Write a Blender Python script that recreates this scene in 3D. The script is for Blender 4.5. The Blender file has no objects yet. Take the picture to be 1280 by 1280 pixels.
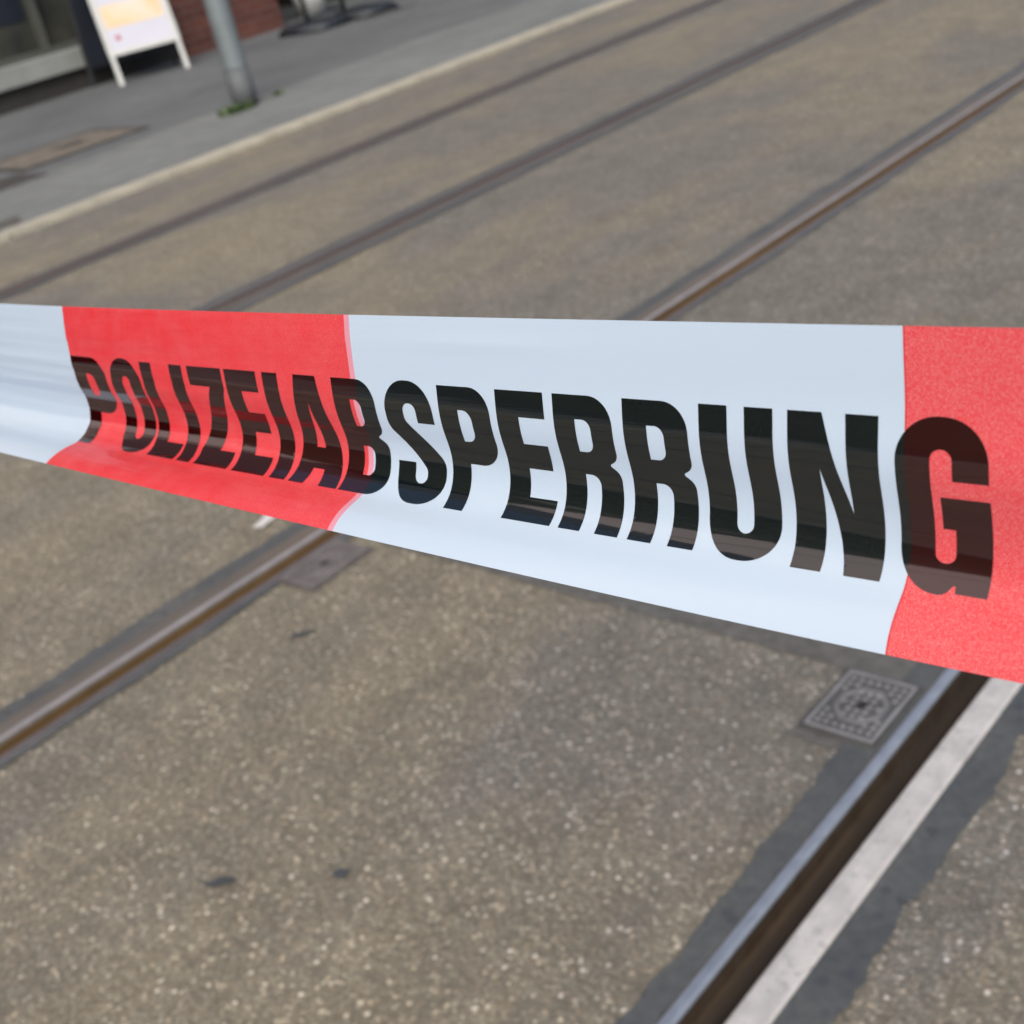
import bpy, bmesh, math, random
import numpy as np
from mathutils import Vector, Matrix, noise
from mathutils.geometry import delaunay_2d_cdt
random.seed(7)
SC = bpy.context.scene
COL = SC.collection

# ------------------------------------------------------------------ helpers
def tag(o, label=None, cat=None, group=None, kind=None):
    if label: o['label'] = label
    if cat: o['category'] = cat
    if group: o['group'] = group
    if kind: o['kind'] = kind
    return o

def empty(name, loc, label, cat, group=None):
    o = bpy.data.objects.new(name, None); COL.objects.link(o)
    o.empty_display_size = .1
    o.location = loc
    return tag(o, label, cat, group)

class MB:
    """collects faces and builds ONE mesh object"""
    def __init__(s): s.v = []; s.f = []
    def add(s, vs, fs):
        n = len(s.v); s.v += [tuple(v) for v in vs]; s.f += [tuple(i+n for i in f) for f in fs]
    def box(s, x0, x1, y0, y1, z0, z1, bevel=0):
        b = bmesh.new()
        bmesh.ops.create_cube(b, size=1)
        for v in b.verts:
            v.co = Vector((x0+(v.co.x+.5)*(x1-x0), y0+(v.co.y+.5)*(y1-y0), z0+(v.co.z+.5)*(z1-z0)))
        if bevel: bmesh.ops.bevel(b, geom=b.edges[:], offset=bevel, segments=2, affect='EDGES', profile=.6)
        s.bm(b)
    def bm(s, b, M=None):
        b.verts.index_update()
        s.add([(M @ v.co) if M else v.co for v in b.verts], [[v.index for v in f.verts] for f in b.faces]); b.free()
    def bar(s, a, b_, w, d, up=(0,0,1)):
        """rectangular bar from a to b; w across, d along 'up'"""
        a = Vector(a); b_ = Vector(b_); t = (b_-a).normalized(); r = t.cross(Vector(up)).normalized(); u = r.cross(t)
        vs = []
        for p in (a, b_):
            for sx, sy in ((-1,-1),(1,-1),(1,1),(-1,1)): vs.append(p + r*sx*w/2 + u*sy*d/2)
        s.add(vs, [(0,3,2,1),(4,5,6,7),(0,1,5,4),(1,2,6,5),(2,3,7,6),(3,0,4,7)])
    def tube(s, a, b_, r0, r1=None, n=24, cap=True):
        r1 = r0 if r1 is None else r1
        a = Vector(a); b_ = Vector(b_); t = (b_-a).normalized()
        q = t.to_track_quat('Z', 'Y'); vs = []
        for p, r in ((a, r0), (b_, r1)):
            for i in range(n):
                vs.append(p + q @ Vector((r*math.cos(2*math.pi*i/n), r*math.sin(2*math.pi*i/n), 0)))
        fs = [(i, (i+1) % n, n+(i+1) % n, n+i) for i in range(n)]
        if cap: fs += [tuple(range(n-1, -1, -1)), tuple(range(n, 2*n))]
        s.add(vs, fs)
    def build(s, name, mat, parent=None, smooth=False, loc=None):
        me = bpy.data.meshes.new(name); me.from_pydata(s.v, [], s.f); me.update()
        if smooth:
            me.polygons.foreach_set('use_smooth', [True]*len(me.polygons))
        o = bpy.data.objects.new(name, me); COL.objects.link(o)
        for m in (mat if isinstance(mat, (list, tuple)) else [mat]): me.materials.append(m)
        if parent: o.parent = parent
        if loc: o.location = loc
        return o

# ------------------------------------------------------------------ material helpers
def mat(name):
    m = bpy.data.materials.new(name); m.use_nodes = True
    nt = m.node_tree; nt.nodes.clear()
    out = nt.nodes.new('ShaderNodeOutputMaterial'); b = nt.nodes.new('ShaderNodeBsdfPrincipled')
    nt.links.new(b.outputs[0], out.inputs[0])
    return m, nt, b
class N:
    def __init__(s, nt): s.nt = nt
    def n(s, t, **k):
        x = s.nt.nodes.new(t)
        for a, v in k.items(): setattr(x, a, v)
        return x
    def l(s, a, b): s.nt.links.new(a, b)
    def put(s, sock, v):
        if hasattr(v, 'links'): s.l(v, sock)
        else: sock.default_value = v
    def math(s, op, a, b=None, c=None, clamp=False):
        x = s.n('ShaderNodeMath', operation=op); x.use_clamp = clamp
        s.put(x.inputs[0], a)
        if b is not None: s.put(x.inputs[1], b)
        if c is not None: s.put(x.inputs[2], c)
        return x.outputs[0]
    def coord(s, which='Object', scale=(1,1,1), rot=(0,0,0)):
        t = s.n('ShaderNodeTexCoord'); m = s.n('ShaderNodeMapping'); m.inputs['Scale'].default_value = scale
        m.inputs['Rotation'].default_value = rot
        s.l(t.outputs[which], m.inputs[0]); return m.outputs[0]
    def noise(s, vec, scale, detail=2, rough=.5, dist=0):
        x = s.n('ShaderNodeTexNoise'); s.l(vec, x.inputs['Vector'])
        x.inputs['Scale'].default_value = scale; x.inputs['Detail'].default_value = detail
        x.inputs['Roughness'].default_value = rough; x.inputs['Distortion'].default_value = dist
        return x.outputs['Fac'], x.outputs['Color']
    def ramp(s, fac, stops, interp='LINEAR'):
        x = s.n('ShaderNodeValToRGB'); x.color_ramp.interpolation = interp
        e = x.color_ramp.elements
        while len(e) < len(stops): e.new(.5)
        for i, (p, c) in enumerate(stops):
            e[i].position = p; e[i].color = c if len(c) == 4 else (*c, 1)
        s.put(x.inputs[0], fac); return x.outputs[0]
    def mix(s, fac, a, b, blend='MIX'):
        x = s.n('ShaderNodeMix', data_type='RGBA', blend_type=blend)
        s.put(x.inputs[0], fac); s.put(x.inputs[6], a); s.put(x.inputs[7], b)
        return x.outputs[2]
    def bump(s, h, strength=.3, dist=.002):
        x = s.n('ShaderNodeBump'); x.inputs['Strength'].default_value = strength; x.inputs['Distance'].default_value = dist
        s.l(h, x.inputs['Height']); return x.outputs[0]
def C4(r, g, b): return (r, g, b, 1)

def simple(name, c, rough=.6, metal=0, var=.25, scale=8, spec=.5, bump=0, bscale=60):
    m, nt, b = mat(name); k = N(nt); v = k.coord()
    f, _ = k.noise(v, scale, 5, .6)
    if name not in ('plaster', 'fascia'): c = tuple(x*.78 for x in c)
    dark = tuple(x*(1-var) for x in c); lite = tuple(min(1, x*(1+var)) for x in c)
    col = k.ramp(f, [(.3, dark), (.7, lite)]); k.l(col, b.inputs['Base Color'])
    b.inputs['Roughness'].default_value = rough; b.inputs['Metallic'].default_value = metal
    b.inputs['Specular IOR Level'].default_value = spec
    if bump:
        g, _ = k.noise(v, bscale, 4, .6); k.l(k.bump(g, bump, .004), b.inputs['Normal'])
    return m

# --- asphalt with exposed aggregate
def asphalt():
    m, nt, b = mat('asphalt'); k = N(nt); v = k.coord()
    wf, wc = k.noise(v, 45, 2)
    wv = k.n('ShaderNodeVectorMath', operation='MULTIPLY_ADD'); k.l(wc, wv.inputs[0]); wv.inputs[1].default_value = (.006,)*3; k.l(v, wv.inputs[2])
    def vor(scale, rnd=1.0):
        x = k.n('ShaderNodeTexVoronoi'); x.voronoi_dimensions = '2D'; k.l(wv.outputs[0], x.inputs['Vector']); x.inputs['Scale'].default_value = scale
        x.inputs['Randomness'].default_value = rnd
        s = k.n('ShaderNodeSeparateColor'); k.l(x.outputs['Color'], s.inputs[0]); return x.outputs['Distance'], s.outputs
    d1, c1 = vor(142); d2, c2 = vor(235); d3, c3 = vor(88)
    # stone tone
    stone = k.ramp(c1[0], [(0, (.112,.104,.088)), (.3, (.155,.144,.119)), (.6, (.203,.187,.153)), (.88, (.248,.230,.188)), (.985, (.38,.355,.30))])
    tint = k.ramp(c1[1], [(0, (1.06,.98,.90)), (.5, (1,1,.99)), (1, (.95,1.0,1.0))])
    stone = k.mix(1.0, stone, tint, 'MULTIPLY')
    fine = k.ramp(c2[0], [(0, (.105,.097,.082)), (.5, (.163,.151,.124)), (.9, (.225,.208,.168)), (1, (.36,.335,.28))])
    body = k.mix(k.math('GREATER_THAN', c1[2], .62), stone, fine)
    mort = (.138,.128,.104,1)
    mk = k.math('SUBTRACT', 1, k.ramp(d1, [(.30, (0,0,0)), (.62, (1,1,1))]), clamp=True)
    col = k.mix(k.math('MULTIPLY_ADD', mk, .75, .25), mort, body)
    # sparse big bright pebbles
    big = k.math('MULTIPLY', k.math('GREATER_THAN', c3[0], .935), k.ramp(d3, [(.20, (1,1,1)), (.38, (0,0,0))]))
    bigc = k.ramp(c3[1], [(0, (.36,.30,.21)), (.5, (.50,.46,.38)), (1, (.62,.60,.55))])
    col = k.mix(k.math('MULTIPLY', big, .85), col, bigc)
    # stains and wear
    n1, _ = k.noise(v, .55, 4, .55, .4); n2, _ = k.noise(k.coord(scale=(2.2, .55, 1)), 1.0, 4, .6); n3, _ = k.noise(v, 7, 4, .6)
    lum = k.ramp(k.math('MULTIPLY_ADD', n1, .6, k.math('MULTIPLY', n2, .4)), [(.38, (.86,.87,.91)), (.475, (.96,.965,1.0)), (.53, (1.12,1.08,1.0)), (.64, (1.28,1.21,1.05))])
    col = k.mix(1, col, lum, 'MULTIPLY')
    l3 = k.ramp(n3, [(.3, (.86,.86,.86)), (.7, (1.13,1.13,1.12))])
    col = k.mix(1, col, l3, 'MULTIPLY')
    col = k.mix(1, col, C4(.868,.862,.872), 'MULTIPLY')
    k.l(col, b.inputs['Base Color'])
    b.inputs['Roughness'].default_value = .78
    b.inputs['Specular IOR Level'].default_value = .35
    h = k.math('ADD', k.math('SUBTRACT', .5, d1), k.math('MULTIPLY', k.math('SUBTRACT', .5, d2), .5))
    k.l(k.bump(h, .40, .003), b.inputs['Normal'])
    return m
M_asph = asphalt()

def bitumen():
    m, nt, b = mat('bitumen'); k = N(nt); v = k.coord()
    n1, _ = k.noise(v, 6, 5, .6); n2, _ = k.noise(v, 60, 4, .7); n3, _ = k.noise(k.coord(scale=(1, .12, 1)), 30, 4)
    col = k.ramp(n1, [(.3, (.058,.064,.066)), (.55, (.078,.081,.080)), (.75, (.105,.104,.096))])
    col = k.mix(1, col, k.ramp(n2, [(.35, (.82,.82,.82)), (.7, (1.15,1.15,1.15))]), 'MULTIPLY')
    x = k.n('ShaderNodeTexVoronoi'); k.l(v, x.inputs['Vector']); x.inputs['Scale'].default_value = 22
    col = k.mix(k.ramp(x.outputs['Distance'], [(.10, (.8,.8,.8)), (.24, (0,0,0))]), col, C4(.045,.05,.056))
    k.l(col, b.inputs['Base Color'])
    k.l(k.ramp(n3, [(.3, (.42,.42,.42)), (.7, (.62,.62,.62))]), b.inputs['Roughness'])
    k.l(k.bump(n2, .25, .002), b.inputs['Normal'])
    return m
M_bit = bitumen()

def steel(name, c0, c1, rough, metal, streak=60, rust=None, spots=0):
    m, nt, b = mat(name); k = N(nt)
    v = k.coord(scale=(1, .02, 1)); vv = k.coord()
    n1, _ = k.noise(v, streak, 4, .6); n2, _ = k.noise(vv, 25, 5, .65); n3, _ = k.noise(vv, 3.0, 3, .5)
    col = k.ramp(n1, [(.3, c0), (.7, c1)])
    col = k.mix(1, col, k.ramp(n2, [(.3, (.84,.84,.84)), (.7, (1.1,1.1,1.1))]), 'MULTIPLY')
    col = k.mix(1, col, C4(.8,.8,.8), 'MULTIPLY')
    if rust: col = k.mix(k.ramp(n3, [(.52, (0,0,0)), (.75, (.5,.5,.5))]), col, C4(*rust))
    if spots:
        s1, _ = k.noise(vv, 70, 3, .6)
        col = k.mix(k.ramp(s1, [(.56, (0,0,0)), (.70, (spots,)*3)]), col, C4(.25,.24,.23))
    k.l(col, b.inputs['Base Color']); b.inputs['Metallic'].default_value = metal
    b.inputs['Specular IOR Level'].default_value = .5
    k.l(k.ramp(n2, [(.3, (rough*.8,)*3), (.7, (min(1, rough*1.25),)*3)]), b.inputs['Roughness'])
    k.l(k.bump(n1, .08, .001), b.inputs['Normal'])
    return m
M_headA = steel('sky_sheen_head', (.70,.66,.61), (.84,.80,.75), .42, .35, spots=.5)  # sky reflection on near head and lip is painted into their colours
M_lipA = steel('bright_lip', (.34,.38,.44), (.44,.48,.55), .35, .5)
M_headB = steel('dull_head', (.15,.13,.108), (.225,.197,.168), .5, .3, rust=(.20,.14,.10))
M_headC = steel('dark_head', (.085,.070,.065), (.135,.112,.10), .6, .1, rust=(.12,.08,.06))
M_edgeB = steel('worn_edge', (.38,.36,.36), (.46,.43,.43), .4, .4)
M_lipB = steel('dull_lip', (.14,.12,.12), (.20,.175,.175), .45, .35)
M_groA = steel('groove_rust', (.010,.0055,.002), (.050,.030,.013), .75, .0, rust=(.04,.024,.012))
M_groB = steel('groove_ochre', (.085,.046,.012), (.16,.090,.026), .8, .0, rust=(.11,.05,.018))
def cast(name, lo, hi):
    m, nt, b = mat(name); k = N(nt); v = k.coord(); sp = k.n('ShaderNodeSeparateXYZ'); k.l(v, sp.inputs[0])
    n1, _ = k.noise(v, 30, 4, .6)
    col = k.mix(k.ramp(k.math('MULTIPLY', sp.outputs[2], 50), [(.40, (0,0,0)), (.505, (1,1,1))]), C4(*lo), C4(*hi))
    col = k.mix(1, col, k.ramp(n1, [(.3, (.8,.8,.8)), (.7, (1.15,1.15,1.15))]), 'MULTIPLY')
    k.l(col, b.inputs['Base Color']); b.inputs['Roughness'].default_value = .55; b.inputs['Metallic'].default_value = .15
    return m
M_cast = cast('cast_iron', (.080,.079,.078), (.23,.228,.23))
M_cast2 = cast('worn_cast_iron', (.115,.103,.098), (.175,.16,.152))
M_slot = simple('slot_dark', (.008,.007,.006), .8)

# ------------------------------------------------------------------ rail geometry (track runs along Y)
def ysteps(y0, y1):
    out = []; y = y0
    while y < y1:
        out.append(y); a = abs(y-1.5)
        y += .018 if a < 2.2 else (.05 if a < 6 else (.3 if a < 20 else 3))
    return out+[y1]
Y0, Y1 = -60, 160
YS = ysteps(Y0, Y1)
KERB = -6.33
KZ = .032
# gauge face x, side (+1: head lies to the right of the groove), widths
RAILS = [
    dict(g=-.697, side=1, head=.047, groove=.048, lip=.018, sl=.041, sr=.052),
    dict(g=-2.140, side=-1, head=.058, groove=.038, lip=.018, sl=.050, sr=.024),
    dict(g=-3.880, side=1, head=.056, groove=.040, lip=.018, sl=.062, sr=.075),
    dict(g=-5.318, side=-1, head=.058, groove=.038, lip=.018, sl=.040, sr=.045),
]
for r in RAILS:
    s = r['side']; r['ho'] = r['g']+s*r['head']; r['gi'] = r['g']-s*r['groove']; r['li'] = r['gi']-s*r['lip']
    r['x0'] = min(r['ho'], r['li']); r['x1'] = max(r['ho'], r['li'])

def sheet(name, x0, x1, z, m, ys=YS, kind='structure', nx=1, crown=0):
    mb = MB()
    xs = [x0+(x1-x0)*i/nx for i in range(nx+1)]
    vs = [(x, y, z) for y in ys for x in xs]; w = nx+1
    fs = [(j*w+i, j*w+i+1, (j+1)*w+i+1, (j+1)*w+i) for j in range(len(ys)-1) for i in range(nx)]
    mb.add(vs, fs); return mb
# ROAD: one mesh with open slots for the four rails
mb = MB()
edges = [KERB-.0] + sum([[r['x0'], r['x1']] for r in sorted(RAILS, key=lambda r: r['x0'])], []) + [24.0]
ysr = [Y0, -20, -5, 0, 2, 4, 8, 14, 24, 50, 100, Y1]
for i in range(0, len(edges), 2):
    s_ = sheet('', edges[i], edges[i+1], 0, None, ysr, nx=2); mb.add(s_.v, s_.f)
tag(mb.build('road', M_asph), kind='structure')
# ground far below/around
mb = MB(); mb.add([(-900,-900,-.30),(900,-900,-.30),(900,900,-.30),(-900,900,-.30)], [(0,1,2,3)])
tag(mb.build('ground', M_asph), kind='structure')

def edge_noise(y, seed, amp):
    return amp*(noise.noise(Vector((y*3.1, seed*9.7, 0)))*1.0 + noise.noise(Vector((y*14, seed*3.3, 4)))*.55 + noise.noise(Vector((y*46, seed*5.1, 7)))*.42 + noise.noise(Vector((y*120, seed*5.1, 9)))*.18)
def strip(xa, xb, ra, rb, z, seed):
    """flat strip with ragged side(s); ra/rb = raggedness of side a / b"""
    mb = MB(); vs = []
    for y in YS:
        vs.append((xa+edge_noise(y, seed, ra), y, z)); vs.append((xb+edge_noise(y, seed+5, rb), y, z))
    mb.add(vs, [(2*j, 2*j+1, 2*j+3, 2*j+2) for j in range(len(YS)-1)]); return mb
for i, r in enumerate(RAILS):
    rg = .017 if i < 2 else .010
    a = strip(r['x0']-r['sl'], r['x0']-.0005, rg, 0, .004, i*2+1); b = strip(r['x1']+.0005, r['x1']+r['sr'], 0, rg, .004, i*2+2)
    a.add(b.v, b.f)
    tag(a.build('bitumen_joint', M_bit), kind='structure')

def profile_mesh(pts):
    """open profile polyline [(x,z)...] extruded along the track"""
    ys = [Y0, -10, -2, 0, .5, 1, 1.5, 2, 3, 5, 8, 14, 30, 70, Y1]; n = len(pts); mb = MB()
    mb.add([(x, y, z) for y in ys for x, z in pts], [(j*n+i, j*n+i+1, (j+1)*n+i+1, (j+1)*n+i) for j in range(len(ys)-1) for i in range(n-1)])
    return mb
def rnd(x0, x1, z, r, zb, n=4, both=True):
    """top of a bar between x0<x1 at height z, rounded corners r, sides down to zb"""
    p = [(x0, zb)]
    for i in range(n+1):
        a = math.pi - i*(math.pi/2)/n; p.append((x0+r+r*math.cos(a), z-r+r*math.sin(a)))
    for i in range(n+1):
        a = math.pi/2 - i*(math.pi/2)/n; p.append((x1-r+r*math.cos(a), z-r+r*math.sin(a)))
    p.append((x1, zb)); return p
rail_info = [
    ('nearest tram rail, with broad sky-bright head beside a wide dark groove', M_headA, M_lipA, M_groA),
    ('second tram rail, dull brown with a thin ochre rusty groove, passing behind the tape', M_headB, M_lipB, M_groB),
    ('third tram rail, dark line in its bitumen bed, first rail of the far track', M_headC, M_lipB, M_groA),
    ('farthest tram rail, faint dark line running closest to the kerb', M_headC, M_lipB, M_groA)]
for r, (lab, mh, ml, mg) in zip(RAILS, rail_info):
    t = empty('tram_rail', (0, 0, 0), lab, 'tram rail', 'grooved tram rails set in the road')
    s = r['side']; zt = .006
    h = sorted((r['g'], r['ho'])); l = sorted((r['gi'], r['li']))
    hp = rnd(h[0], h[1], zt, .006 if r is RAILS[0] else .003, -.045)
    profile_mesh(hp).build('rail_head', mh, t, smooth=True)
    profile_mesh(rnd(l[0], l[1], zt-.001, .0035, -.045)).build('guard_lip', ml, t, smooth=True)
    g0, g1 = sorted((r['g'], r['gi'])); gm = (g0+g1)/2; w = (g1-g0)/2; dp = -.024 if r is RAILS[0] else -.016
    pts = [(gm-w+.0004, -.0015)]+[(gm+(w-.0004)*math.cos(math.pi+math.pi*i/8), dp+.014*math.sin(math.pi+math.pi*i/8)) for i in range(9)]+[(gm+w-.0004, -.0015)]
    profile_mesh(pts).build('groove', mg, t, smooth=True)
    if r is RAILS[1]:
        e = [(r['g']-.016, zt+.0004), (r['g']-.003, zt+.0004), (r['g']-.0004, zt-.0016)]
        profile_mesh(e).build('worn_edge', M_edgeB, t, smooth=True)

# ------------------------------------------------------------------ trench seal and tar spots
def blob(name, cx, cy, rx, ry, rot, z, m, n=36, rough=.25, seed=0):
    mb = MB(); vs = [(cx, cy, z)]
    for i in range(n):
        a = 2*math.pi*i/n; k_ = 1+rough*noise.noise(Vector((math.cos(a)*1.7, math.sin(a)*1.7, seed)))*2
        x, y = rx*k_*math.cos(a), ry*k_*math.sin(a)
        vs.append((cx+x*math.cos(rot)-y*math.sin(rot), cy+x*math.sin(rot)+y*math.cos(rot), z))
    mb.add(vs, [(0, 1+i, 1+(i+1) % n) for i in range(n)])
    return mb.build(name, m)
def seal_patch(x0, x1, y0, y1, seed, z=.0022):
    pts = []; L = []
    nx = int((x1-x0)/.012)+2; ny = int((y1-y0)/.012)+2
    for i in range(nx): x = x0+(x1-x0)*i/nx; L.append((x, y0+edge_noise(x, seed, .010)))
    for i in range(ny): y = y0+(y1-y0)*i/ny; L.append((x1+edge_noise(y, seed+1, .010), y))
    for i in range(nx): x = x1-(x1-x0)*i/nx; L.append((x, y1+edge_noise(x, seed+2, .010)))
    for i in range(ny): y = y1-(y1-y0)*i/ny; L.append((x0+edge_noise(y, seed+3, .010), y))
    mb = MB(); c = ((x0+x1)/2, (y0+y1)/2); mb.add([(*c, z)]+[(x, y, z) for x, y in L], [(0, 1+i, 1+(i+1) % len(L)) for i in range(len(L))])
    return mb.build('bitumen_patch', M_bit2)
M_bit2 = simple('worn_bitumen', (.115,.112,.103), .7, var=.28, scale=40, bump=.2)
tag(seal_patch(-1.98, -.80, 1.452, 1.66, 3), kind='structure')
tag(seal_patch(-.903, -.81, 1.272, 1.47, 8, .0026), kind='structure')
for i, (cx, cy, rx, ry, rot) in enumerate([(-1.451,.626,.026,.008,.75), (-1.299,.727,.012,.010,.3), (-1.863,1.132,.026,.007,.9), (-.630,1.178,.008,.006,0), (-.608,1.05,.007,.005,0)]):
    tag(blob('tar_spot', cx, cy, rx, ry, rot, .0052, M_tar if i else (M_tar := simple('tar', (.062,.068,.072), .7)), seed=i), kind='structure')

# ------------------------------------------------------------------ drain covers at the rails
def cover(cx, cy, w, d, m, label, rot=0):
    t = empty('drain_cover', (cx, cy, 0), label, 'drain cover', 'small drain covers against the tram rails')
    z0 = .008
    f = MB(); g_ = .0022; o_ = .0065
    for a in ((-w/2-o_, -w/2-g_, -d/2-o_, d/2+o_), (w/2+g_, w/2+o_, -d/2-o_, d/2+o_), (-w/2-g_, w/2+g_, -d/2-o_, -d/2-g_), (-w/2-g_, w/2+g_, d/2+g_, d/2+o_)): f.box(*a, -.04, z0-.0006, .0008)
    f.build('frame', m, t)
    q_ = MB(); q_.box(-w/2-g_, w/2+g_, -d/2-g_, d/2+g_, -.04, .0046); q_.build('dark_gap', M_slot, t)  # near-black block filling the gap around the lid
    b = MB()
    b.box(-w/2, w/2, -d/2, d/2, -.03, z0, .0015)
    e = .006
    for x0, x1, y0, y1 in ((-w/2+.001, -w/2+e, -d/2+.001, d/2-.001), (w/2-e, w/2-.001, -d/2+.001, d/2-.001), (-w/2+e, w/2-e, -d/2+.001, -d/2+e), (-w/2+e, w/2-e, d/2-e, d/2-.001)):
        b.box(x0, x1, y0, y1, z0-.001, z0+.0022, .0006)
    # octagonal raised ring
    ro, ri = .0425, .0345; sx, sy = w/.118, d/.150
    n = 8; vs = []
    for rr, zz in ((ri, z0), (ri+.001, z0+.0012), (ro-.001, z0+.0012), (ro, z0)):
        for i in range(n):
            a = 2*math.pi*(i+.5)/n; vs.append((rr*math.cos(a)*sx, rr*math.sin(a)*sy*1.08, zz))
    fs = [(k_*n+i, (k_+1)*n+i, (k_+1)*n+(i+1) % n, k_*n+(i+1) % n) for k_ in range(3) for i in range(n)]
    b.add(vs, fs)
    # studs
    def stud(x, y):
        q = .0036; b.box(x-q, x+q, y-q, y+q, z0-.001, z0+.0022, .0009)
    st = .0136
    for i in range(-5, 6):
        for j in range(-6, 7):
            x, y = i*st, j*st*1.02
            rr = math.hypot(x/sx, y/sy/1.08)
            if abs(x) > w/2-e-.004 or abs(y) > d/2-e-.004: continue
            if rr < .0305 and rr > .009: stud(x, y)
            elif rr > .0475: stud(x, y)
    b.build('lid', m, t)
    s = MB(); s.box(-.0050, .0050, -.0125, .0125, z0-.002, z0+.0009, .0006); o = s.build('lifting_slot', M_slot, t); o.rotation_euler.z = -.25
    t.rotation_euler.z = rot
    return t
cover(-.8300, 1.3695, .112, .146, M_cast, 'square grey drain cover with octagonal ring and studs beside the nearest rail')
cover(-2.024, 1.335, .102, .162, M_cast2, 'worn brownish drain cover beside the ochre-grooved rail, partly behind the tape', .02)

# ------------------------------------------------------------------ kerb and pavement
M_kerb = simple('kerb_stone', (.42,.39,.31), .8, var=.2, scale=5, bump=.3, bscale=120)
def paving(name, c, c2, joint=None):
    m, nt, b = mat(name); k = N(nt); v = k.coord()
    n1, _ = k.noise(v, 1.2, 5, .6, .3); n2, _ = k.noise(v, 90, 3, .6); n3, _ = k.noise(v, 9, 4, .6)
    col = k.ramp(n1, [(.3, c), (.7, c2)])
    col = k.mix(1, col, k.ramp(n2, [(.3, (.8,.8,.8)), (.7, (1.15,1.15,1.15))]), 'MULTIPLY')
    col = k.mix(1, col, k.ramp(n3, [(.3, (.88,.88,.88)), (.7, (1.1,1.1,1.1))]), 'MULTIPLY')
    if joint:
        br = k.n('ShaderNodeTexBrick'); k.l(v, br.inputs['Vector']); br.inputs['Scale'].default_value = 1
        br.inputs['Brick Width'].default_value = joint[0]; br.inputs['Row Height'].default_value = joint[1]; br.inputs['Mortar Size'].default_value = .006
        br.inputs['Color1'].default_value = C4(.93,.93,.93); br.inputs['Color2'].default_value = C4(1.06,1.06,1.06); br.inputs['Mortar'].default_value = C4(.55,.55,.55)
        col = k.mix(1, col, br.outputs[0], 'MULTIPLY')
    col = k.mix(1, col, C4(.76,.78,.79), 'MULTIPLY')
    k.l(col, b.inputs['Base Color']); b.inputs['Roughness'].default_value = .8
    k.l(k.bump(n2, .3, .003), b.inputs['Normal'])
    return m
M_pave = paving('pavement_dark', (.112,.116,.117), (.165,.169,.166))
M_slab = paving('pavement_slabs', (.17,.176,.168), (.225,.23,.215), (.5, .75))
mb = MB()
y = Y0
while y < 100:
    mb.box(KERB-.125, KERB+random.uniform(-.002, .002), y+.006, y+.994, -.15, KZ+random.uniform(-.0015, .0015), .008); y += 1.0
tag(mb.build('kerb', M_kerb), kind='structure')
mb = MB(); n_ = 60; vs = []
for j in range(len(YS)): vs += [(-7.72+edge_noise(YS[j]*.5, 31, .05), YS[j], KZ-.003), (KERB-.123, YS[j], KZ-.003)]
mb.add(vs, [(2*j, 2*j+1, 2*j+3, 2*j+2) for j in range(len(YS)-1)])
tag(mb.build('pavement_edge_slabs', M_slab), kind='structure')
mb = MB(); mb.add([(-30, Y0, KZ-.008), (KERB-.123, Y0, KZ-.008), (KERB-.123, Y1, KZ-.008), (-30, Y1, KZ-.008)], [(0,1,2,3)])
tag(mb.build('pavement', M_pave), kind='structure')
# access covers in the pavement
M_fill = simple('brown_infill', (.17,.145,.115), .85, var=.4, scale=14, bump=.3)
M_frame = simple('dark_frame', (.06,.055,.05), .6, var=.3)
def pave_cover(x0, x1, y0, y1, label, fill):
    t = empty('pavement_cover', ((x0+x1)/2, (y0+y1)/2, KZ), label, 'access cover', 'access covers in the pavement')
    w, d = (x1-x0)/2, (y1-y0)/2
    b = MB(); b.box(-w, w, -d, d, -.05, .002, .001); b.build('lid', fill, t)
    f = MB(); e = .055
    for a in ((-w-e, -w, -d-e, d+e), (w, w+e, -d-e, d+e), (-w, w, -d-e, -d), (-w, w, d, d+e)): f.box(*a, -.05, .004, .001)
    f.build('frame', M_frame, t)
    g = MB(); g.box(-.10, .06, -.03, .20, .001, .0045, .001); g.build('lifting_plate', M_frame, t)
    return t
pave_cover(-8.72, -8.10, 4.10, 4.98, 'brown-filled rectangular access cover in pavement, left of the pole', M_fill)
pave_cover(-7.95, -7.68, 3.0, 3.92, 'dark narrow access cover at left edge of pavement, nearer the kerb than the brown one', M_frame)
tag(blob('pavement_stain', -9.85, 9.1, .28, .10, 1.2, KZ-.0015, simple('stain', (.10,.10,.098), .85), seed=11), kind='structure')
tag(blob('pavement_stain', -6.62, 3.12, .10, .09, 1.2, KZ-.0005, simple('stain_dark', (.09,.08,.065), .85), seed=13), kind='structure')

# ------------------------------------------------------------------ pole
M_pole = simple('galvanised', (.21,.245,.26), .5, metal=.25, var=.18, scale=3)
M_pole2 = simple('galvanised_dirty', (.11,.12,.125), .65, metal=.1, var=.25, scale=9)
t = empty('metal_pole', (-7.50, 5.46, KZ-.003), 'round grey metal pole standing on the pavement with green weeds at its foot', 'pole')
mb = MB(); mb.tube((0,0,.25), (0,0,5.2), .079, .06, 40, False); mb.build('shaft', M_pole, t, True)
mb = MB(); mb.tube((0,0,-.02), (0,0,.25), .086, .086, 40); mb.tube((0,0,.2501), (0,0,.262), .086, .080, 40); mb.build('base_sleeve', M_pole2, t, True)
mb = MB(); mb.tube((0,0,5.2), (0,0,5.24), .062, .02, 24); mb.build('cap', M_pole2, t)
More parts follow.
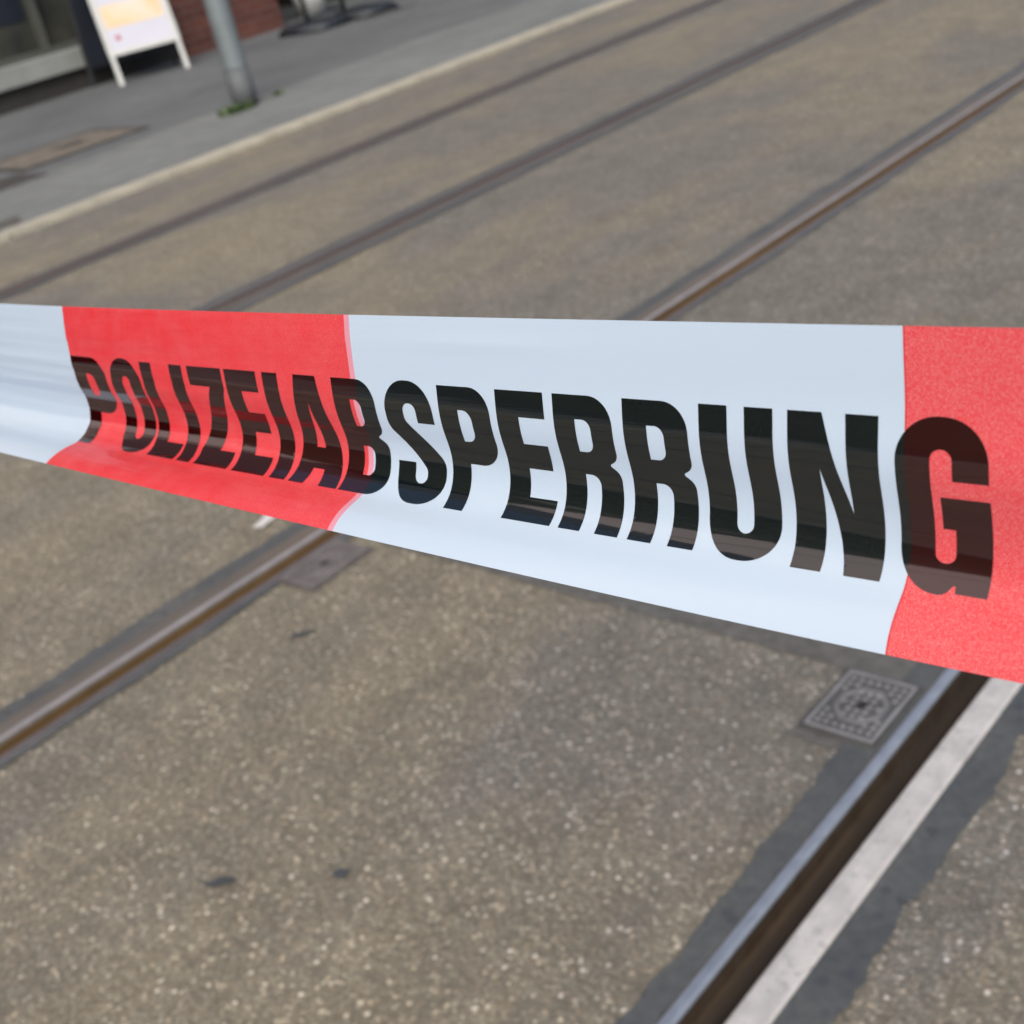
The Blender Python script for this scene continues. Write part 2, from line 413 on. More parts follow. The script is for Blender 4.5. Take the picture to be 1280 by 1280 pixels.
# weeds
M_weed = simple('weed_green', (.07,.115,.035), .6, var=.45, scale=40)
def weed(cx, cy, r, n, hgt, label, seed):
    rg = random.Random(seed); mb = MB()
    for i in range(n):
        a = rg.uniform(0, 2*math.pi); rr = r*rg.random()**.6
        px, py = cx+rr*math.cos(a)*.6, cy+rr*math.sin(a)
        L = hgt*rg.uniform(.5, 1.2); an = rg.uniform(0, 2*math.pi); lean = rg.uniform(.3, 1.3); w = rg.uniform(.006, .014)
        dx, dy = math.cos(an), math.sin(an)
        p0 = Vector((px, py, KZ-.004)); p1 = p0+Vector((dx*lean*.35, dy*lean*.35, .7))*L; p2 = p0+Vector((dx*lean, dy*lean, .85))*L
        s = Vector((-dy, dx, 0))*w
        mb.add([p0-s*.3, p0+s*.3, p1+s, p1-s, p2], [(0,1,2,3), (3,2,4)])
    o = mb.build('weed_clump', M_weed); tag(o, label, 'weeds', 'weeds growing by the pole'); return o
weed(-7.42, 5.33, .15, 150, .05, 'larger clump of green weeds at the foot of the grey pole', 3)
weed(-7.50, 5.74, .06, 26, .035, 'tiny sparse green weed clump right of the grey pole', 4)

# ------------------------------------------------------------------ A-board
M_white = simple('white_frame', (.60,.61,.585), .45, var=.04)
M_poster = simple('poster_paper', (.60,.60,.68), .35, var=.04, scale=2)
M_black = simple('black_panel', (.012,.016,.026), .35, var=.2)
M_blackf = simple('black_frame', (.03,.032,.036), .5, var=.2)
def orange():
    m, nt, b = mat('poster_print'); k = N(nt); v = k.coord()
    n1, _ = k.noise(v, 3.2, 3, .5)
    col = k.ramp(n1, [(.35, (.62,.42,.23)), (.5, (.62,.48,.31)), (.68, (.60,.53,.45))]); k.l(col, b.inputs['Base Color']); b.inputs['Roughness'].default_value = .35
    return m
t = empty('a_board', (-10.82, 6.60, KZ-.008), 'white folding A-board with a poster in a white frame, standing outside the shop', 'a-board')
t.rotation_euler.z = math.atan2(-(.256), .61) # feet line direction vs +Y
W = .66; H = 1.08; BK = .27
# local: Y along the board, X towards the street (face), hinge at (-BK, *, H)
def P_(u, z, off=0):      # point on the front leaf: u along Y, z height
    n_ = Vector((H, 0, BK)).normalized()
    return Vector((-BK*z/H, u, z)) + n_*off
def leaf_panel(mb, u0, u1, z0, z1, o0, o1, f):
    a = [f(u0, z0, o0), f(u1, z0, o0), f(u1, z1, o0), f(u0, z1, o0), f(u0, z0, o1), f(u1, z0, o1), f(u1, z1, o1), f(u0, z1, o1)]
    mb.add(a, [(0,3,2,1), (4,5,6,7), (0,1,5,4), (1,2,6,5), (2,3,7,6), (3,0,4,7)])
mb = MB()
for a in ((0, .045, 0.245, H), (W-.045, W, 0.245, H), (.045, W-.045, .245, .285), (.045, W-.045, H-.045, H)): leaf_panel(mb, *a, -.012, .014, P_)
mb.build('frame', M_white, t)
for u in (0.004, W-.044):
    mb = MB(); leaf_panel(mb, u, u+.04, 0, .245, -.011, .012, P_); mb.build('leg', M_white, t)
mb = MB(); leaf_panel(mb, .045, W-.045, .285, H-.045, -.008, .004, P_); po = mb.build('poster', M_poster, t)
mb = MB(); leaf_panel(mb, .06, W-.06, .47, .66, .0042, .0055, P_); mb.build('printed_band', orange(), po)
M_redlogo = simple('red_print', (.45,.06,.08), .4)
mb = MB()
nn = 20
mb.add([P_(.135, .385, .006)]+[P_(.135+.022*math.cos(2*math.pi*i/nn)*(1.2 if i % 5 else .8), .385+.022*math.sin(2*math.pi*i/nn), .006) for i in range(nn)], [(0, 1+i, 1+(i+1) % nn) for i in range(nn)])
mb.build('printed_logo', M_redlogo, po)
def Q_(u, z, off=0):
    n_ = Vector((-H, 0, BK)).normalized()
    return Vector((-BK-BK*(H-z)/H*1.0, u, z)) + n_*off
mb = MB(); leaf_panel(mb, -.13, W-.03, .16, H-.02, -.006, .006, Q_)
ra = t; rl = mb.build('rear_panel', M_black, ra)
mb = MB()
for a in ((-.16, -.13, 0, H-.005), (W-.03, W, 0, H-.005)):
    mb = MB(); leaf_panel(mb, *a, -.012, .012, Q_); mb.build('rear_leg', M_blackf, ra)
mb = MB(); mb.tube((-BK, -.16, H+.004), (-BK, W+.005, H+.004), .014); mb.build('hinge', M_white, t)

# ------------------------------------------------------------------ dark weighted stand base
M_rub = simple('black_rubber', (.022,.027,.034), .5, var=.3)
t = empty('weighted_stand', (-10.32, 8.82, KZ-.008), 'black weighted base of a stand with two upright tubes beside the brick pillar', 'stand base')
for i, (x, y, rz) in enumerate(((.0, -.27, .12), (.12, .27, -.08))):
    b = bmesh.new(); bmesh.ops.create_cube(b, size=1)
    for v in b.verts:
        k_ = .80 if v.co.z > 0 else 1
        v.co = Vector((v.co.x*.62*k_, v.co.y*.50*k_, (v.co.z+.5)*.085))
    bmesh.ops.bevel(b, geom=b.edges[:], offset=.02, segments=3, affect='EDGES')
    mb = MB(); mb.bm(b); o = mb.build('base_slab', M_rub, t, True); o.location = (x, y, 0); o.rotation_euler.z = rz
for y in (-.36, .12):
    mb = MB(); mb.tube((0.02, y, .06), (0.02, y, 1.9), .022); mb.build('upright', M_rub, t, True)
mb = MB(); mb.tube((.02, -.36, .13), (.02, .12, .13), .015); mb.build('cross_tube', M_rub, t, True)
mb = MB(); mb.box(.01, .03, -.36, .12, .75, 1.85, .004); mb.build('panel', M_blackf, t)
# litter
M_paper = simple('litter_white', (.72,.70,.66), .6, var=.08)
mb = MB(); vs = []
for i in range(5):
    for j in range(4):
        vs.append((-2.335+.030*i/4-.005*j, 1.385+.055*j/3+.01*i/4, .004+.007*abs(noise.noise(Vector((i*.9, j*1.1, 3))))))
mb.add(vs, [(i*4+j, (i+1)*4+j, (i+1)*4+j+1, i*4+j+1) for i in range(4) for j in range(3)])
tag(mb.build('paper_scrap', M_paper, None, True), 'small white scrap of litter on the road just below the tape, beside the brown rail', 'litter')
t = empty('white_tub', (-11.75, 9.75, KZ-.008), 'pale tub in the doorway behind the black stand base, at the top edge', 'tub')
mb = MB(); mb.tube((0,0,0), (0,0,.34), .15, .20, 28, True); mb.build('tub_body', M_white, t, True)
mb = MB(); mb.tube((0,0,.335), (0,0,.365), .212, .212, 28, True); mb.build('rim', M_white, t, True)

# ------------------------------------------------------------------ shop building on the far pavement
def brick():
    m, nt, b = mat('red_brick'); k = N(nt)
    tc = k.n('ShaderNodeTexCoord'); sp = k.n('ShaderNodeSeparateXYZ'); k.l(tc.outputs['Object'], sp.inputs[0])
    cb = k.n('ShaderNodeCombineXYZ'); k.l(k.math('ADD', sp.outputs[0], sp.outputs[1]), cb.inputs[0]); k.l(sp.outputs[2], cb.inputs[1])
    br = k.n('ShaderNodeTexBrick'); k.l(cb.outputs[0], br.inputs['Vector'])
    br.inputs['Scale'].default_value = 1; br.inputs['Brick Width'].default_value = .25; br.inputs['Row Height'].default_value = .083; br.inputs['Mortar Size'].default_value = .008
    br.inputs['Color1'].default_value = C4(.10,.030,.020); br.inputs['Color2'].default_value = C4(.065,.020,.016); br.inputs['Mortar'].default_value = C4(.09,.055,.045)
    n1, _ = k.noise(tc.outputs['Object'], 6, 4, .6)
    col = k.mix(1, br.outputs[0], k.ramp(n1, [(.3, (.75,.75,.75)), (.7, (1.2,1.2,1.2))]), 'MULTIPLY')
    k.l(col, b.inputs['Base Color']); b.inputs['Roughness'].default_value = .8
    k.l(k.bump(br.outputs['Fac'], -.3, .006), b.inputs['Normal'])
    return m
M_brick = brick()
M_plaster = simple('plaster', (.88,.75,.73), .85, var=.05, scale=.6)
M_sill = simple('sill_stone', (.25,.265,.25), .75, var=.15, scale=3)
M_base = simple('plinth_dark', (.028,.026,.024), .8, var=.3)
M_frameg = simple('window_frame_grey', (.075,.078,.068), .5, var=.1)
M_fascia = simple('fascia', (.62,.60,.56), .6, var=.05)
m, nt, b = mat('shop_glass'); k = N(nt); v = k.coord(); n1, _ = k.noise(v, 1.6, 3, .5)
k.l(k.ramp(n1, [(.35, (.018,.020,.020)), (.65, (.055,.056,.045))]), b.inputs['Base Color']); b.inputs['Roughness'].default_value = .12
b.inputs['Specular IOR Level'].default_value = .25
M_glass = m
BX = -11.40
t = empty('shop_building', (BX, 8.4, 0), 'shop building with red brick pillars, a pale window ledge and dark windows', 'building')
def L(mb, x0, x1, y0, y1, z0, z1, bev=0): mb.box(x0, x1, y0-8.4, y1-8.4, z0, z1, bev)
BAY = 7.05; KB = range(0, 7)
wl = MB(); L(wl, -8.2, -.02, -6.3, 62, 3.15, 5.7)  # unseen upper volume, pale wall shaped for the band reflected in the tape
wl.build('upper_wall', M_plaster, t)
rf = MB(); L(rf, -8.4, .20, -6.25, 62.2, 5.7, 5.86, .02); rf.build('roof_cornice', M_fascia, t)
rf = MB(); rf.add([(.05, -14.6, 5.861), (.05, 53.8, 5.861), (-1.3, 53.8, 9.3), (-1.3, -14.6, 9.3), (-8.2, -14.6, 5.861), (-8.2, 53.8, 5.861), (-7, 53.8, 9.3), (-7, -14.6, 9.3)], [(0,1,2,3), (5,4,7,6), (3,2,6,7), (1,5,6,2), (4,0,3,7)])
rf.build('added_roof', simple('dark_roof', (.045,.048,.058), .7, var=.2, scale=3), t)  # unseen dark roof added for the dark part of the tape's reflection
fa = MB(); L(fa, -.3, .12, -6.3, 62, 2.72, 3.15, .01); fa.build('fascia', M_fascia, t)
bk = MB(); L(bk, -8.2, -8.1, -6.3, 62, 0, 3.15); L(bk, -8.1, -.3, -6.3, 62, 2.9, 3.149); bk.build('rear_wall', M_plaster, t)
for kb in KB:
    yp = 7.77+kb*BAY
    p = MB(); L(p, -.45, .03, yp, yp+1.25, 0, 2.72, .004); p.build('brick_pillar', M_brick, t)
    y0, y1 = (yp-BAY+1.25, yp)
    ins = 1.75 if kb == 1 else .0   # open doorway beside the pillar
    if ins:
        d = MB(); L(d, -2.3, -2.24, y0+.02, y0+ins, .02, 2.715); dd = d.build('door', M_glass, t)
        d = MB(); L(d, -2.30, -.3, y0+ins, y0+ins+.12, 0, 2.715); d.build('side_wall', M_base, t)
        y0 += ins+.12
    b_ = MB(); L(b_, -.40, -.06, y0+.002, y1-.002, 0, .215); b_.build('plinth', M_base, t)
    s = MB(); L(s, -.42, .02, y0+.002, y1-.002, .215, .385, .01); s.build('window_ledge', M_sill, t)
    w = MB(); L(w, -.30, -.29, y0+.05, y1-.05, .43, 2.66); pane = None
    f = MB()
    ys_ = [y0, y0+(y1-y0)*.26, y0+(y1-y0)*.775, y1]
    for yy in (y0+.002, ys_[1], ys_[2], y1-.062): L(f, -.35, -.22, yy, yy+.06, .385, 2.719)
    for za, zb in ((.385, .44), (2.66, 2.719)):
        for ya, yb in ((y0+.062, ys_[1]), (ys_[1]+.06, ys_[2]), (ys_[2]+.06, y1-.062)): L(f, -.345, -.225, ya, yb, za, zb)
    fo = f.build('window_frame', M_frameg, t); w.build('pane', M_glass, fo)
    if kb == 0:
        st = MB(); L(st, -.288, -.284, 6.02, 6.42, .70, 1.15); st.build('window_notice', M_black, fo)
    for fl in range(1 if kb > 0 else 0):
        for q in range(3):
            yc = yp-BAY+1.6+q*2.35; z0 = 3.9+fl*2.9
            wf = MB()
            for a in ((yc-.62, yc-.54, z0, z0+1.7), (yc+.54, yc+.62, z0, z0+1.7), (yc-.54, yc+.54, z0, z0+.08), (yc-.54, yc+.54, z0+1.62, z0+1.7), (yc-.03, yc+.03, z0+.08, z0+1.62)): L(wf, -.02, .02, *a)
            L(wf, -.02, .09, yc-.68, yc+.68, z0-.07, z0-.001)
            wo = wf.build('window', M_fascia, t)
            pn = MB(); L(pn, -.018, .004, yc-.54, yc+.54, z0+.08, z0+1.62); pn.build('pane', M_glass, wo)

t = empty('reflection_building', (BX, -25, 0), 'unseen tall building added for the tape reflections, pale above and dark olive below', 'building')  # added out of view; its pale and dark bands shape the ink reflections
m_ = MB(); m_.box(-9, -.02, -36, 18.6, 9.9, 24.5); m_.build('upper_wall', M_plaster, t)
m_ = MB(); m_.box(-9, -.02, -36, 18.6, .6, 9.899); m_.build('dark_lower_wall', simple('dark_olive', (.030,.040,.016), .8, var=.7, scale=.9), t)  # dark olive wall added to keep the upper letters' reflection dark
m_ = MB(); m_.box(-9, .04, -36.05, 18.65, 0, .599, .01); m_.build('plinth', M_base, t)
for z0, z1, o in ((9.8, 9.92, .07), (13.4, 13.5, .05), (24.5, 24.95, .30)):
    m_ = MB(); m_.box(-.3 if z0 < 16 else -9.1, o, -36.1, 18.66, z0, z1, .01); m_.build('string_course' if z0 < 16 else 'cornice', M_fascia, t)
for z0 in (.9, 4.3, 7.4):
    for q in range(13):
        yc = -34+q*4.1
        wf = MB(); wd = .6
        for a in ((yc-wd-.08, yc-wd, z0, z0+1.5), (yc+wd, yc+wd+.08, z0, z0+1.5), (yc-wd, yc+wd, z0, z0+.08), (yc-wd, yc+wd, z0+1.42, z0+1.5)): wf.box(-.02, .03, *a)
        wo = wf.build('window', M_frameg, t)
        pn = MB(); pn.box(-.019, .004, yc-wd, yc+wd, z0+.08, z0+1.42); pn.build('pane', M_glass, wo)

# ------------------------------------------------------------------ THE BARRIER TAPE
P0 = Vector((-0.57007952, 0.25946662, 1.08982624)); D = Vector((0.99746041, -0.0412439, 0.05806613)).normalized()
Wv = Vector((-0.03232497, 0.46431714, 0.88507892)).normalized(); Nv = Vector((-0.06346519, -0.88470816, 0.46180476)).normalized()
PHI = np.array([[-0.15705544, -0.26692750, -0.31921473, -0.68551180, 0.22002800, 1.23060152, 0.61066367],
                [0.08339967, 0.03562536, 0.02777342, -0.00514168, -0.06214152, -0.03276485, -0.0026466],
                [-0.11194084, -0.05075847, 0.06628217, 0.06907431, -0.16343794, -0.27677176, -0.29184314]])
OFF = [0.39758977, -0.10293134, -1.06622271, 0.37958611]
TW = .08; NV = 41; NB = 7
_x = np.linspace(0, 1, NV)*(NB-1)
_B = np.array([np.clip(1-abs(_x-i), 0, 1) for i in range(NB)])
_k = np.array([1, 2, 3, 2, 1.]); _k /= _k.sum()
BS = np.array([np.convolve(np.pad(b, 2, 'edge'), _k, 'valid') for b in _B])
def oq(q):
    lo, hi = -.17, 1.75
    f = lambda a, b, q: (a*q*q+b*q**3)*.01
    g = lambda a, b, q: (2*a*q+3*b*q*q)*.01
    c = min(max(q, lo), hi)
    return [f(OFF[i], OFF[i+1], c)+g(OFF[i], OFF[i+1], c)*(q-c)*.5 for i in (0, 2)]
_cache = {}
def section(s):
    key = round(s, 6)
    if key in _cache: return _cache[key]
    q = s/.3; c = min(max(q, -.2), 1.8)
    ph = (PHI[0]+PHI[1]*c+PHI[2]*c*c) @ BS
    tm = (ph[1:]+ph[:-1])/2; dv = TW/(NV-1)
    a = np.concatenate([[0], np.cumsum(np.cos(tm)*dv)]); b = np.concatenate([[0], np.cumsum(np.sin(tm)*dv)])
    ow, on = oq(q)
    # faint longitudinal slack wrinkles of the film, strongest to the left
    amp = .00020*(1-min(max(s/.20, 0), 1))
    wr = np.array([amp*(math.sin(v*46+s*7)+.7*math.sin(v*83-s*11+1.3))*math.sin(math.pi*v)**.5 for v in np.linspace(0, 1, NV)])
    for sc, hw, vc, vw, am in ((.300, .060, .105, .030, .00034), (.225, .040, .085, .022, .00018), (.330, .05, .90, .03, .00022), (.06, .05, .12, .03, .0002)):
        if abs(s-sc) < hw: wr = wr+am*math.cos((s-sc)/hw*math.pi/2)**2*np.exp(-((np.linspace(0, 1, NV)-vc)/vw)**2)
    top = P0+D*s+Wv*ow+Nv*on
    _cache[key] = (np.array(top), a, b+wr, ph)
    return _cache[key]
def tape_pt(s, v, lift=0):
    top, a, b, ph = section(s); x = min(max(v, 0), 1)*(NV-1); i = min(int(x), NV-2); t = x-i
    aa = a[i]*(1-t)+a[i+1]*t; bb = b[i]*(1-t)+b[i+1]*t; p = ph[i]*(1-t)+ph[i+1]*t
    # outward (towards the viewer's side) normal of the section
    nx, nn_ = math.sin(p), math.cos(p)
    return Vector(top)-Wv*aa+Nv*bb+(Nv*nn_+Wv*nx)*lift
S0 = .04614; LS = .19577; V1 = .26551; V2 = .78490

def red_mask(k):
    """returns (mask red, mask pink overlap) from UV (u = length in m, v = width in m)"""
    uv = k.n('ShaderNodeTexCoord'); sp = k.n('ShaderNodeSeparateXYZ'); k.l(uv.outputs['UV'], sp.inputs[0])
    n1, _ = k.noise(uv.outputs['UV'], 160, 3, .6)
    u = k.math('MULTIPLY_ADD', k.math('SUBTRACT', n1, .5), .0006, sp.outputs[0])
    t = k.math('FRACT', k.math('DIVIDE', k.math('ADD', u, 4*LS-S0), 2*LS))
    red = k.math('LESS_THAN', t, .5)
    pink = k.math('MULTIPLY', red, k.math('GREATER_THAN', t, .5-.0026/(2*LS)))
    return red, pink, uv.outputs['UV'], sp
def film_material():
    m, nt, b = mat('barrier_film'); k = N(nt)
    red, pink, uv, sp = red_mask(k)
    g1, _ = k.noise(uv, 1500, 2, .6); g2, _ = k.noise(uv, 90, 3, .5)
    mp = k.n('ShaderNodeMapping'); k.l(uv, mp.inputs[0]); mp.inputs['Scale'].default_value = (1, 7, 1)
    g3, _ = k.noise(mp.outputs[0], 60, 3, .6)
    # stipple stronger towards +u
    st = k.ramp(k.math('MULTIPLY', sp.outputs[0], 2), [(.25, (.15,.15,.15)), (.85, (1,1,1))])
    rr = k.ramp(g1, [(.38, (.97,.24,.25)), (.5, (.96,.055,.07)), (.60, (.97,.28,.28))])
    r2 = k.mix(k.ramp(g2, [(.35, (0,0,0)), (.7, (1,1,1))]), C4(.98,.055,.070), C4(.98,.10,.115))
    r2 = k.mix(k.math('MULTIPLY', k.ramp(g3, [(.45, (0,0,0)), (.7, (1,1,1))]), .5), r2, C4(.94,.045,.06))
    rc = k.mix(k.math('MULTIPLY', st, .75), r2, rr)
    rc = k.mix(pink, rc, C4(.95,.40,.50))
    line = k.math('LESS_THAN', k.math('FRACT', k.math('DIVIDE', k.math('ADD', sp.outputs[0], 4*LS-S0+.00015), 2*LS)), .0005/(2*LS))
    col = k.mix(red, C4(.695,.835,.985), rc)
    col = k.mix(k.math('MULTIPLY', line, .7), col, C4(.75,.02,.03))
    k.l(col, b.inputs['Base Color'])
    b.inputs['Roughness'].default_value = .14; b.inputs['IOR'].default_value = 1.65
    w, _ = k.noise(mp.outputs[0], 12, 3, .5)
    mp2 = k.n('ShaderNodeMapping'); k.l(uv, mp2.inputs[0]); mp2.inputs['Scale'].default_value = (1, 26, 1)
    w2, _ = k.noise(mp2.outputs[0], 9, 3, .5)
    nb = k.bump(k.math('MULTIPLY', w2, k.ramp(sp.outputs[0], [(.10, (1,1,1)), (.30, (.38,.38,.38))])), .14, .003)
    k.l(nb, b.inputs['Normal'])
    # thin film lets light through
    tr = k.n('ShaderNodeBsdfTranslucent'); k.l(col, tr.inputs[0])
    mx = k.n('ShaderNodeMixShader'); mx.inputs[0].default_value = .48
    out = [n for n in nt.nodes if n.type == 'OUTPUT_MATERIAL'][0]
    k.l(b.outputs[0], mx.inputs[1]); k.l(tr.outputs[0], mx.inputs[2]); k.l(mx.outputs[0], out.inputs[0])
    return m
def ink_material():
    m, nt, b = mat('black_ink'); k = N(nt)
    red, pink, uv, sp = red_mask(k)
    g1, _ = k.noise(uv, 1500, 2, .7)
    wh = k.ramp(g1, [(.35, (.001,.003,.0035)), (.68, (.007,.010,.011))])
    rd = k.ramp(g1, [(.35, (.012,.0008,.001)), (.68, (.026,.0015,.002))])
    k.l(k.mix(red, wh, rd), b.inputs['Base Color'])
    b.inputs['Roughness'].default_value = .07; b.inputs['IOR'].default_value = 1.88
    mp2 = k.n('ShaderNodeMapping'); k.l(uv, mp2.inputs[0]); mp2.inputs['Scale'].default_value = (1, 22, 1)
    w2, _ = k.noise(mp2.outputs[0], 9, 3, .5)
    k.l(k.bump(w2, .035, .002), b.inputs['Normal'])
    return m
M_film = film_material(); M_ink = ink_material()

def uvmesh(name, verts, faces, uvs, m, parent=None):
    me = bpy.data.meshes.new(name); me.from_pydata(verts, [], faces); me.update()
    l = me.uv_layers.new(name='UVMap')
    for lp in me.loops: l.data[lp.index].uv = uvs[lp.vertex_index]
    me.polygons.foreach_set('use_smooth', [True]*len(me.polygons)); me.materials.append(m)
    o = bpy.data.objects.new(name, me); COL.objects.link(o)
    if parent: o.parent = parent
    return o
ss = list(np.arange(-1.3, -.1, .02))+list(np.arange(-.1, .56, .003))+list(np.arange(.56, .96, .01)); nvv = 81
verts = []; uvs = []
for s in ss:
    for j in range(nvv):
        v = j/(nvv-1); verts.append(tape_pt(float(s), v)); uvs.append((float(s), v*TW))
faces = [(i*nvv+j, (i+1)*nvv+j, (i+1)*nvv+j+1, i*nvv+j+1) for i in range(len(ss)-1) for j in range(nvv-1)]
tape = uvmesh('barrier_tape', verts, faces, uvs, M_film)
tag(tape, 'red and white police barrier tape reading POLIZEIABSPERRUNG, stretched across the view', 'barrier tape')

# --- lettering: rounded-corner outlines in millimetres (x right, y down, cap height 41)
def rp(pts):
    out = []; n = len(pts)
    for i, (x, y, r) in enumerate(pts):
        p = Vector((x, y)); a = Vector(pts[i-1][:2])-p; b = Vector(pts[(i+1) % n][:2])-p
        if r <= 0: out.append(p); continue
        la, lb = a.length, b.length; a.normalize(); b.normalize()
        ang = a.angle(b); dd = min(r/math.tan(ang/2), la*.999, lb*.999); r_ = dd*math.tan(ang/2)
        p0 = p+a*dd; p1 = p+b*dd; c = p+(a+b).normalized()*(r_/math.sin(ang/2))
        v0 = p0-c; v1 = p1-c; th = v0.angle(v1) if v0.length*v1.length > 1e-9 else 0; sg = 1 if v0.x*v1.y-v0.y*v1.x > 0 else -1
        k_ = max(3, int(th*r_/.7)+2)
        for j in range(k_+1):
            q = sg*th*j/k_; out.append(c+Vector((v0.x*math.cos(q)-v0.y*math.sin(q), v0.x*math.sin(q)+v0.y*math.cos(q))))
    return out
z = lambda *a: [(x, y, 0) for x, y in a]
BH = [(8.6,7,0),(13.8,7,3),(13.8,16.6,3),(8.6,16.6,0)]
G = {
 'P': (22.2, [[(0,0,0),(22.2,0,8.5),(22.2,25.4,8),(8.4,25.4,0),(8.4,41,0),(0,41,0)], [(8.4,7.3,0),(14,7.3,3.6),(14,17.7,3.6),(8.4,17.7,0)]]),
 'O': (24, [[(0,-.8,11.2),(24,-.8,11.2),(24,41.6,11.2),(0,41.6,11.2)], [(9,6.6,2.9),(15,6.6,2.9),(15,34.3,2.9),(9,34.3,2.9)]]),
 'L': (21.5, [z((0,0),(8.7,0),(8.7,33.4),(21,33.4),(19.6,41),(0,41))]),
 'I': (9, [z((0,0),(9,0),(9,41),(0,41))]),
 'Z': (24, [z((.5,0),(23.6,0),(23.8,7.6),(12.3,33.4),(22.3,33.4),(22.3,41),(0,41),(0,33.6),(14.2,7.4),(.8,7.4))]),
 'E': (19.6, [z((0,0),(19.2,0),(19.4,7.8),(9,7.8),(9,16.2),(18.6,16.2),(18.2,24.3),(8.6,24.3),(8.7,33.1),(19.8,33.1),(19.6,41),(0,41))]),
 'A': (27, [z((7.2,0),(19.4,0),(27,41),(17.2,41),(16.1,34.3),(10.0,34.3),(8.4,41),(0,41)), z((13.4,9.5),(15.6,26.7),(10.7,26.7))]),
 'B': (22, [[(0,0,0),(21.4,0,8.5),(21.4,18.2,3.5),(17.8,20.1,.5),(22.2,22.6,4),(22.2,41,8.5),(0,41,0)], BH, [(8.6,24,0),(14.2,24,3),(14.2,34,3),(8.6,34,0)]]),
 'S': (23, [[(14.9,13,0),(22.8,13,0),(22.8,-.7,10.6),(0,-.7,10.6),(0,15.2,6),(14.4,29.4,3),(14.4,34,2.7),(8.6,34,2.7),(8.6,27.3,0),(.2,27.3,0),(.2,41.5,10.6),(23.2,41.5,10.6),(23.2,26.4,6),(8.8,12.4,3),(8.8,6.6,2.8),(14.9,6.6,2.8)]]),
 'R': (22, [[(0,0,0),(21.5,0,8.5),(21.5,18.2,3.5),(17.8,20.1,.5),(21.4,22.6,4),(22.0,41,0),(13.7,41,0),(13.4,23.8,3.2),(8,23.8,0),(8.1,41,0),(0,41,0)], [(8,6.9,0),(13.6,6.9,3),(13.6,16.6,3),(8,16.6,0)]]),
 'U': (22.4, [[(0,0,0),(8.8,0,0),(8.8,34.3,2.6),(14,34.3,2.6),(14,0,0),(22.4,0,0),(22.4,41.6,10.6),(0,41.6,10.6)]]),
 'N': (24.6, [z((0,0),(9.5,0),(16.4,25.3),(15.9,0),(24.5,0),(24.6,41),(15,41),(8.6,14),(8.6,41),(0,41))]),
 'G': (23, [[(22.8,13.8,0),(22.8,-.8,10.8),(0,-.8,10.8),(0,41.8,10.4),(12.4,41.8,3.2),(14.6,38.4,.4),(14.9,41,0),(22.6,41,0),(22.8,18,0),(10.8,18,0),(10.8,26,0),(13.9,26,0),(13.9,34.3,2.4),(8.7,34.3,2.4),(8.7,6.6,2.6),(14.1,6.6,2.6),(14.1,13.8,0)]]),
}
WORD = [('P',.2,27.6),('O',32.0,24.6),('L',58.6,21.4),('I',80.9,9.0),('Z',93.3,24.0),('E',119.1,20.4),('I',143.0,9.0),('A',154.4,27),('B',182.6,22.0),('S',208.7,23),('P',234.8,22.2),('E',260.0,19.6),('R',282.9,22.0),('R',308.4,22.2),('U',333.8,22.4),('N',360.4,24.6),('G',389.1,22.8)]
def inside(p, loops):
    c = False
    for lp in loops:
        n = len(lp); j = n-1
        for i in range(n):
            if (lp[i].y > p[1]) != (lp[j].y > p[1]) and p[0] < (lp[j].x-lp[i].x)*(p[1]-lp[i].y)/(lp[j].y-lp[i].y)+lp[i].x: c = not c
            j = i
    return c
def glyph_mesh(ch):
    w, loops = G[ch]; loops = [rp(l) for l in loops]; dens = []
    for lp in loops:
        o = []; n = len(lp)
        for i in range(n):
            a, b = lp[i], lp[(i+1) % n]; k_ = max(1, int((b-a).length/1.0))
            for j in range(k_): o.append(a+(b-a)*j/k_)
        # remove duplicates
        q = [o[0]]
        for p in o[1:]:
            if (p-q[-1]).length > .02: q.append(p)
        if (q[0]-q[-1]).length < .02: q.pop()
        dens.append(q)
    V = []; E = []
    for lp in dens:
        n0 = len(V); V += lp; E += [(n0+i, n0+(i+1) % len(lp)) for i in range(len(lp))]
    y = .4
    while y < 41:
        x = -1.
        while x < w+1:
            if inside((x, y), dens): V.append(Vector((x, y)))
            x += 1.1
        y += 1.0
    r = delaunay_2d_cdt(V, E, [], 0, 1e-4)
    vo, fo = r[0], r[2]
    fo = [f for f in fo if inside(((vo[f[0]].x+vo[f[1]].x+vo[f[2]].x)/3, (vo[f[0]].y+vo[f[1]].y+vo[f[2]].y)/3), dens)]
    return w, vo, fo
GM = {c: glyph_mesh(c) for c in G}
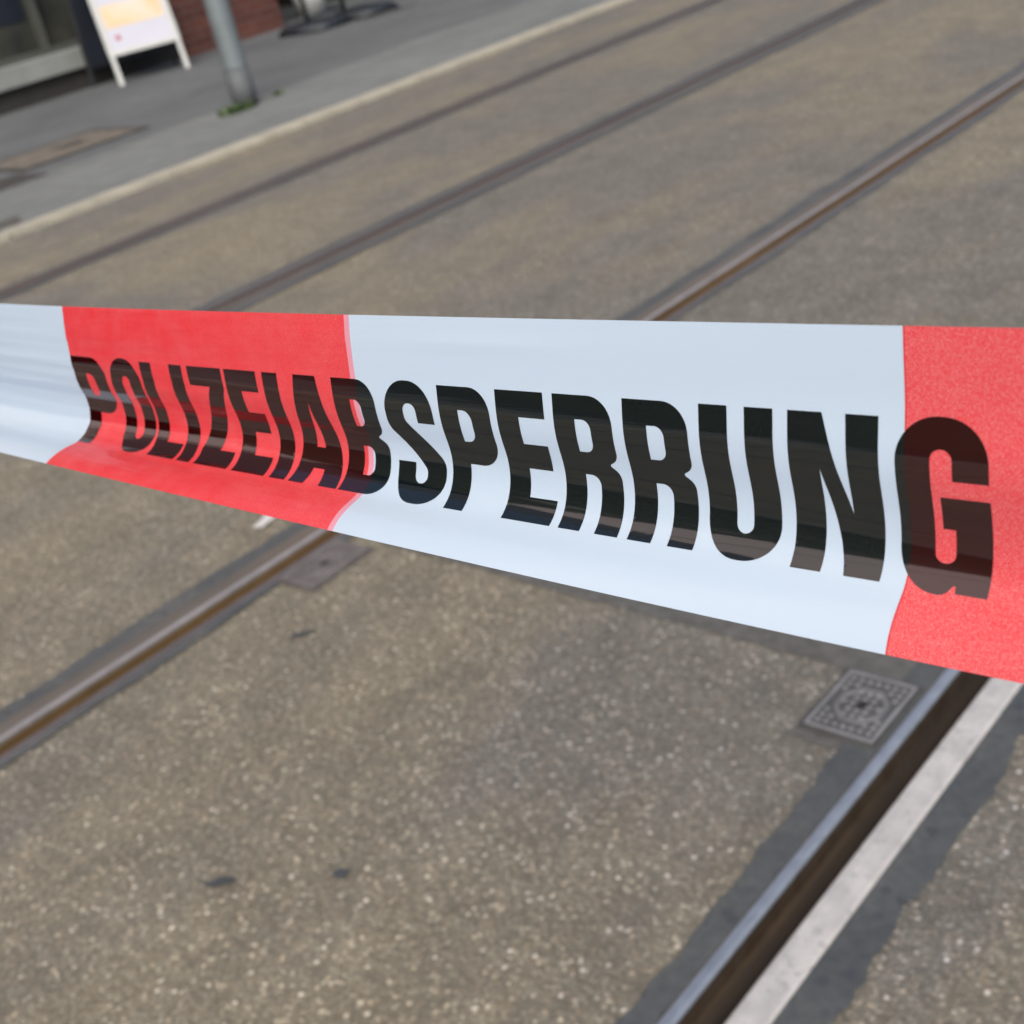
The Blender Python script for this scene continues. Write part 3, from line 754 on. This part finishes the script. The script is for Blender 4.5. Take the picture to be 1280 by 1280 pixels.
for rep in (0, -4*LS):
    for ch, x0, wt in WORD:
        w, vo, fo = GM[ch]; verts = []; uvs = []; faces = []
        for p in vo:
            s = S0+rep+(x0+p.x*wt/w)/1000; v = V1+(p.y/41)*(V2-V1)
            verts.append(tape_pt(s, v, .00012)); uvs.append((s, v*TW))
        for f in fo:                      # every face looks to the viewer's side
            a, b_, c = (verts[i] for i in f[:3])
            faces.append(tuple(f) if (b_-a).cross(c-a).dot(Nv) > 0 else tuple(reversed(f)))
        uvmesh('printed_letter', verts, faces, uvs, M_ink, tape)

# ------------------------------------------------------------------ camera
cam = bpy.data.cameras.new('camera'); co = bpy.data.objects.new('camera', cam); COL.objects.link(co)
r = Vector((0.7385098366077287, 0.6424722768055648, -0.2045301805844299)); u = Vector((-0.16430149607669708, 0.46568601377151475, 0.8695640027994234)); f = Vector((-0.6539176091990373, 0.6085769549645059, -0.44947285820786204))
Mx = Matrix((( r.x, u.x, -f.x, 0), (r.y, u.y, -f.y, 0), (r.z, u.z, -f.z, 1.2277), (0,0,0,1)))
co.matrix_world = Mx
cam.sensor_width = 36; cam.sensor_fit = 'HORIZONTAL'; cam.lens = 1626.6/1280*36
cam.clip_start = .01; cam.clip_end = 3000
cam.dof.use_dof = True; cam.dof.focus_distance = .385; cam.dof.aperture_fstop = (cam.lens/1000)/.0023
SC.camera = co

# ------------------------------------------------------------------ light
w = bpy.data.worlds.new('World'); SC.world = w; w.use_nodes = True
nt = w.node_tree; bg = nt.nodes['Background']
sky = nt.nodes.new('ShaderNodeTexSky'); sky.sky_type = 'NISHITA'; sky.sun_disc = False
EL, AZ = math.radians(43), math.radians(137)     # azimuth measured clockwise from +Y
sky.sun_elevation = EL; sky.sun_rotation = AZ; sky.air_density = 1.0; sky.dust_density = 4.0; sky.ozone_density = 1.0
nt.links.new(sky.outputs[0], bg.inputs[0]); bg.inputs[1].default_value = .15
sl = bpy.data.lights.new('sun', 'SUN'); sl.energy = 3.15; sl.angle = math.radians(40); sl.color = (1, .975, .95)
so = bpy.data.objects.new('sun', sl); COL.objects.link(so)
dirv = Vector((math.sin(AZ)*math.cos(EL), math.cos(AZ)*math.cos(EL), math.sin(EL)))
so.rotation_euler = dirv.to_track_quat('Z', 'Y').to_euler()
SC.view_settings.view_transform = 'Standard'; SC.view_settings.look = 'None'; SC.view_settings.exposure = 0
